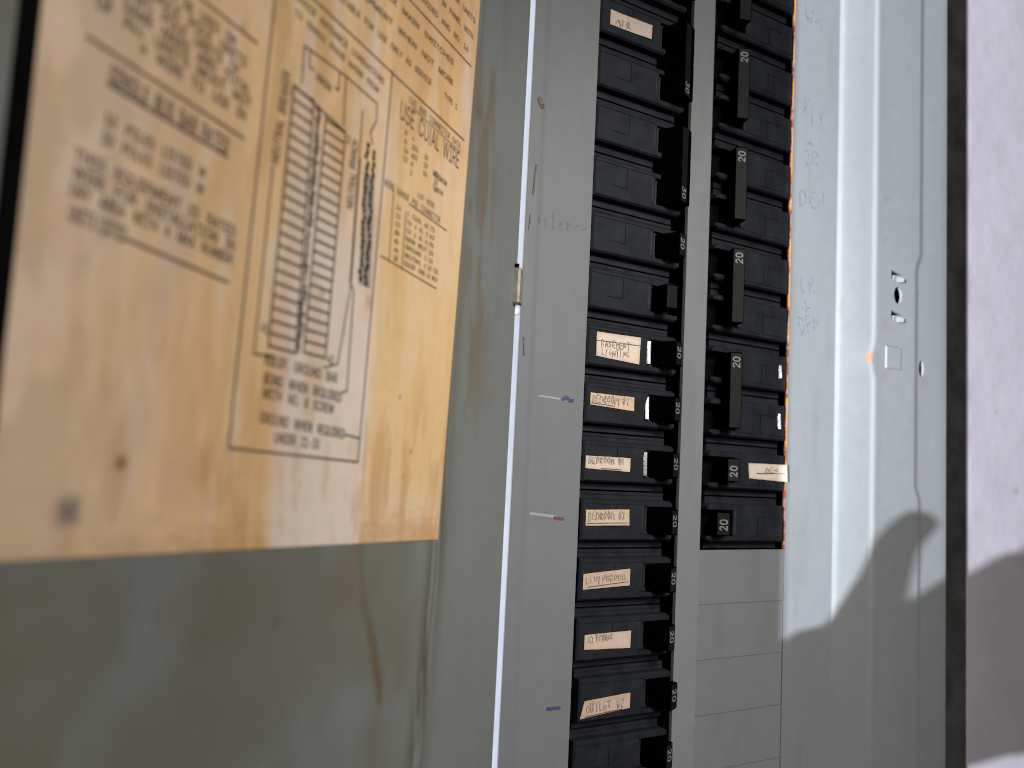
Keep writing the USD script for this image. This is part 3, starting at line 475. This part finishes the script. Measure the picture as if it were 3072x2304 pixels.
# ladder of breaker spaces
lad = []
nr = 21
for i in range(nr + 1):
    t = i / nr; zl = 93.6 + (44.8 - 93.6) * t; zr = 91.4 + (45.0 - 91.4) * t
    lad += [[(-111.2 - 1.6 * t, zl), (-104.9 + .2 * t, zl - .2)], [(-100.6 - 1.6 * t, zr + .1), (-93.6 - 1.4 * t, zr)]]
lad += [[(-111.2, 93.8), (-112.8, 44.7)], [(-104.9, 93.6), (-104.7, 44.6)], [(-100.6, 92.2), (-102.2, 45.2)], [(-93.6, 91.4), (-95.0, 45.0)], [(-111.2, 93.8), (-93.6, 91.6)]]
P_('breaker_ladder', [line(lad, .42)], 'faded_ink')
r = np.random.default_rng(3)
bus = [sg.box(-103.6 + r.uniform(-.5, .5) - 1 * i / 46, 92 - i * 1.03, -102.4 + r.uniform(-.5, .8) - 1 * i / 46, 92.7 - i * 1.03) for i in range(46)]
P_('bus_marks', [flat(shapely.union_all(bus + [sg.LineString([(-103.1, 93), (-103.9, 45)]).buffer(.3)]), YP, .02)], 'faded_ink')
P_('caption', [txt('1', -112.4, 91.6, -111.8, 91.6, 1.8), txt('2', -92.9, 89.6, -91.9, 89.6, 2.0), txt('41', -115.2, 47.0, -113.2, 46.8, 2.0), txt('42', -94.4, 44.2, -92.2, 44.0, 2.0)])
P_('wiring_lines', [line([[(-115.4, 77.0), (-116.5, 42.8), (-110.8, 42.9)], [(-95.2, 43.0), (-90.6, 44.4), (-87.8, 60.8), (-87.6, 88)], [(-88.4, 38.8), (-86.6, 39.3), (-86.6, 60.3), (-88.2, 61.6), (-87.9, 98.4)], [(-109.1, 95.2), (-109.0, 102.5), (-94.8, 102.9), (-94.5, 92.8)], [(-94.8, 102.9), (-82.5, 102.2), (-82.3, 98.5), (-84.4, 95), (-83.2, 93)], [(-86.4, 30.4), (-80.7, 29.9)], [(-107.2, 102.5), (-107.0, 99.3), (-105.6, 99.3)], [(-97.2, 102.7), (-97.0, 99.0), (-98.2, 99.0)]], .36)], 'faded_ink')
term = [sg.Point(-85.0 + (i % 2) * 2.5 + r.uniform(-.5, .5) + .4 * i / 46, 92 - i * .65 + r.uniform(-.15, .15)).buffer(.62 + .18 * r.random(), quad_segs=2) for i in range(46)]
P_('terminal_strip', [flat(sg.Polygon([(-85.9, 86), (-81.5, 86), (-80.3, 62), (-84.9, 62)]), YP + .005, .02)], 'strip_grey')
P_('terminal_screws', [flat(shapely.union_all(term), YP - .03, .02)])
P_('caption', [txt('MAIN', -104.6, 97.9, -99.8, 97.3, 1.9), txt('TO SINGLE PHASE MAINS FROM', -112.6, 106.8, -82.4, 104.6, 1.5), txt('SERVICE ENTRANCE CONDUCTORS', -114.2, 110.0, -80.5, 107.4, 1.6)])
for (s, x, z0, z1) in (('BREAKER', -113.6, 87.2, 95.4), ('NEUTRAL', -114.4, 77.6, 86.0), ('BRANCH', -89.9, 85.0, 91.2), ('NEUTRAL', -89.8, 76.5, 84.4)): P_('caption', [txt(s, x + .5, z0, x + 1.1, z1, 2.4, True)])
P_('caption', [txt('EQUIP. GROUND BAR', -113.4, 41.4, -90.4, 40.5, 2.2), txt('BOND WHEN REQUIRED', -113.3, 38.0, -88.4, 36.8, 2.2), txt('WITH NO. 8 SCREW', -113.3, 35.4, -90.8, 34.2, 2.2), txt('GROUND WHEN REQUIRED', -113.5, 31.0, -86.3, 29.5, 2.2), txt('UNDER 21-30', -109.0, 27.7, -95.0, 27.0, 2.2)])
P_('heading', [txt('USE CU/AL WIRE', -72.6, 102.9, -41.8, 101.6, 4.1, False)]); P_('heading', [txt('LUG AND CONNECTOR DATA', -69.0, 108.3, -41.4, 107.0, 1.9, True)], 'grey_ink'); P_('rule_line', [line([[(-67.5, 107.6), (-41.2, 106.4)]], .25)], 'faded_ink')
top = [('SUITABLE FOR USE ONLY AS SERVICE', -101, 117.0, -59), ('EQUIPMENT WHEN NOT MORE', -96, 122.0, -47.5), ('THAN SIX MAIN SWITCHES', -93, 127.2, -48), ('ARE PROVIDED AND NO. 14', -76, 134.5, -40), ('WIRE USED IN PANEL WITH', -71, 139.2, -37.5), ('CIRCUIT BREAKER UNITS', -70, 144, -37)]
P_('text_block', [txt(s, x0, z, x1, z - .5, 1.7) for s, x0, z, x1 in top] + [txt('TYPE 1', -52, 116.6, -44.6, 116.4, 1.7)])
cells = []
for q, row in enumerate((('8', '4', '', ''), ('6', '250', '30', ''), ('14', '600', '35', '12'), ('12', '8', '50', '20'), ('', '1', '', '45'))):
    for xx, s in zip((-69.9, -66.4, -60.2, -54.6), row):
        if s: cells.append(txt(s, xx, 100.2 - 2.05 * q - (xx + 70) * .02, xx + .95 * len(s), 100.2 - 2.05 * q - (xx + 70) * .02, 1.35))
P_('number_table', cells + [txt('TORQUE', -55.2, 92.3, -49.4, 92.0, 1.25)], 'print_ink'); P_('heading', [txt('MINIMUM', -55.4, 94.4 + 1, -47.9, 94.0 + 1, 1.6, True)])
P_('table_lines', [line([[(-77.0, 70.0), (-50.1, 68.4)], [(-73.3, 86.0), (-73.3, 69.8)], [(-67.3, 82.6), (-67.5, 69.2)], [(-66, 85.0), (-46.6, 84.0)]], .3)], 'faded_ink')
P_('table_header', [txt('WIRE RANGE PER CONNECTOR', -77.4, 85.8, -50.2, 84.8, 1.8, True), txt('LUG WIRE', -62.4, 87.9, -53.6, 87.5, 1.5, True)], 'grey_ink')
rows_ = []
for q, row in enumerate((('14', '1 CU/AL 60', '75'), ('12', 'CU 4 AL 2', '60'), ('10', 'CU 6 AL 4', '90'), ('8', 'MAIN NEUT', '25'), ('6', 'GROUND 1', '110'), ('4', 'NEUTRAL 2', '1/0 TOR'), ('2', 'EQUIP GRD', 'LB INCH'))):
    z = 82.2 - 1.95 * q; rows_ += [txt(row[0], -71.6, z, -69.6, z - .05, 1.25), txt(row[1], -66.5, z - .1, -56.2, z - .4, 1.25, q > 4), txt(row[2], -55.2, z - .4, -52.8 if q < 5 else -49.8, z - .5, 1.25, q > 4)]
P_('number_table', rows_, 'print_ink')

# ---------------------------------------------------------------- wall and dark strip in the rim's shadow
def wall_tint(A):
    c = np.tile((0.325, 0.303, 0.34), (len(A), 1)) * (1 + .12 * (fb(A, 30, 30, 30, 5, 70) - .5))[:, None]
    cr = np.abs(fb(A, 14, 14, 14, 4, 71) - .5); c = mixc(c, (0.3, 0.27, 0.28), .5 * (1 - sstep(0.0, .012, cr)) * sstep(.45, .6, fb(A, 40, 40, 40, 3, 72)))
    sp = fb(A, 3, 3, 3, 3, 73); c = mixc(c, (0.25, 0.2, 0.18), .5 * sstep(.84, .9, sp))
    for (px, pz, r) in ((280, 27, 2.6), (262, 65, .9), (262, 41, 1.0)): c = mixc(c, (0.22, 0.17, 0.15), .7 * np.exp(-(((A[:, 0] - px) / r) ** 2 + ((A[:, 2] - pz) / (.7 * r)) ** 2)))
    return c
m, c = sheet(235.4, 420, -260, 400, 150, 420, lambda X, Z: 9.0 + .8 * (fb(np.stack([X, X * 0, Z], -1).reshape(-1, 3), 25, 25, 25, 5, 75).reshape(X.shape) - .5) * sstep(235.4, 240, X), 25, wall_tint)
m2, c2 = sheet(-700, -92, -260, 400, 60, 60, lambda X, Z: 9.0 + .8 * (fb(np.stack([X, X * 0, Z], -1).reshape(-1, 3), 25, 25, 25, 5, 75).reshape(X.shape) - .5), 25, wall_tint); m = cat([m, m2]); c = np.r_[c, c2]
wl = W('wall', m, 'plaster', '/World', smooth=40, color=c); tag(wl, 'rough white plaster wall to the right of the panel', None, None, 'structure')
bd = W('rim_shadow_strip', T(mbox(160, 235.38, 9.03, 26, -260, 400)), 'shadow_grime', '/World'); tag(bd, 'dark grimy strip deepening the rim shadow between the panel rim and the white wall', 'board')  # dark strip laid where the rim's shadow falls, to deepen it

# ---------------------------------------------------------------- the hand that holds the door open (its shadow falls on the rim and wall)
def bones(chain):
    return [Manifold.hull(Manifold.sphere(r0, 18).translate(tuple(p0)) + Manifold.sphere(r1, 18).translate(tuple(p1))) for (p0, r0), (p1, r1) in zip(chain[:-1], chain[1:])]
def sh(y, z, x): k = (x + 186) / (LAMP[0] + 186); return np.array([x, y + (LAMP[1] - y) * k, z + (LAMP[2] - z) * k])
parts = []
parts += bones([(sh(-122, -38, -196), 10), (sh(-128.5, -22, -196), 7.6), (sh(-132.8, -8, -195), 5.2), (sh(-135.6, 4, -194), 4.3), (sh(-139.3, 9.6, -194), 4.2)])          # thumb, up along the edge
parts += bones([(sh(-122, -46, -200), 12), (sh(-140, -50, -204), 15), (sh(-152, -50, -214), 19), (sh(-166, -44, -224), 25)])              # palm to wrist
parts += bones([(sh(-120, -54, -200), 13), (sh(-140, -55, -206), 17), (sh(-152, -49, -214), 20), (sh(-166, -42.5, -224), 26)])
parts += bones([(sh(-142, -31, -206), 16), (sh(-148, -30.5, -210), 18), (sh(-163, -25.5, -222), 24.5)])
parts += bones([(sh(-153, -9, -214), 6), (sh(-156, -7, -216), 6.5)]) + bones([(sh(-163, -4, -220), 7), (sh(-167, -5, -222), 7)])
for i, (z, l) in enumerate(((-30, 1.0), (-42, 1.06), (-53, 1.0), (-62, .85))):                                                          # fingers folded over the door's edge
    b0 = np.array([-197, -124 + i * 0.6, z]); k1 = np.array([-181, -121, z - 1]); k2 = np.array([-172.5 + 2 * l, -116.5, z - 2]); k3 = np.array([-169.5, -113.6, z - 3])
    parts += bones([(b0, 8.6), (k1, 6.4), (k2, 4.9), (k3, 4.2)])
hand = Manifold.batch_boolean(parts, manifold3d.OpType.Add).refine_to_length(3.5); hm = T(hand); hm.merge_vertices(); trimesh.smoothing.filter_taubin(hm, iterations=10)
hx = thing('person', 'hand and forearm holding the open door by its free edge, throwing the finger-shaped shadow', 'person')
W('hand', hm, 'skin', hx, smooth=True)
fa = Manifold.batch_boolean(bones([(sh(-168, -33, -224), 29), (np.array([-262, -245, -46]), 33), (np.array([-360, -400, -100]), 42)]), manifold3d.OpType.Add).refine_to_length(7); fm = T(fa); fm.merge_vertices(); trimesh.smoothing.filter_taubin(fm, iterations=8)
W('sleeve', fm, 'sleeve_cloth', hx, smooth=True)
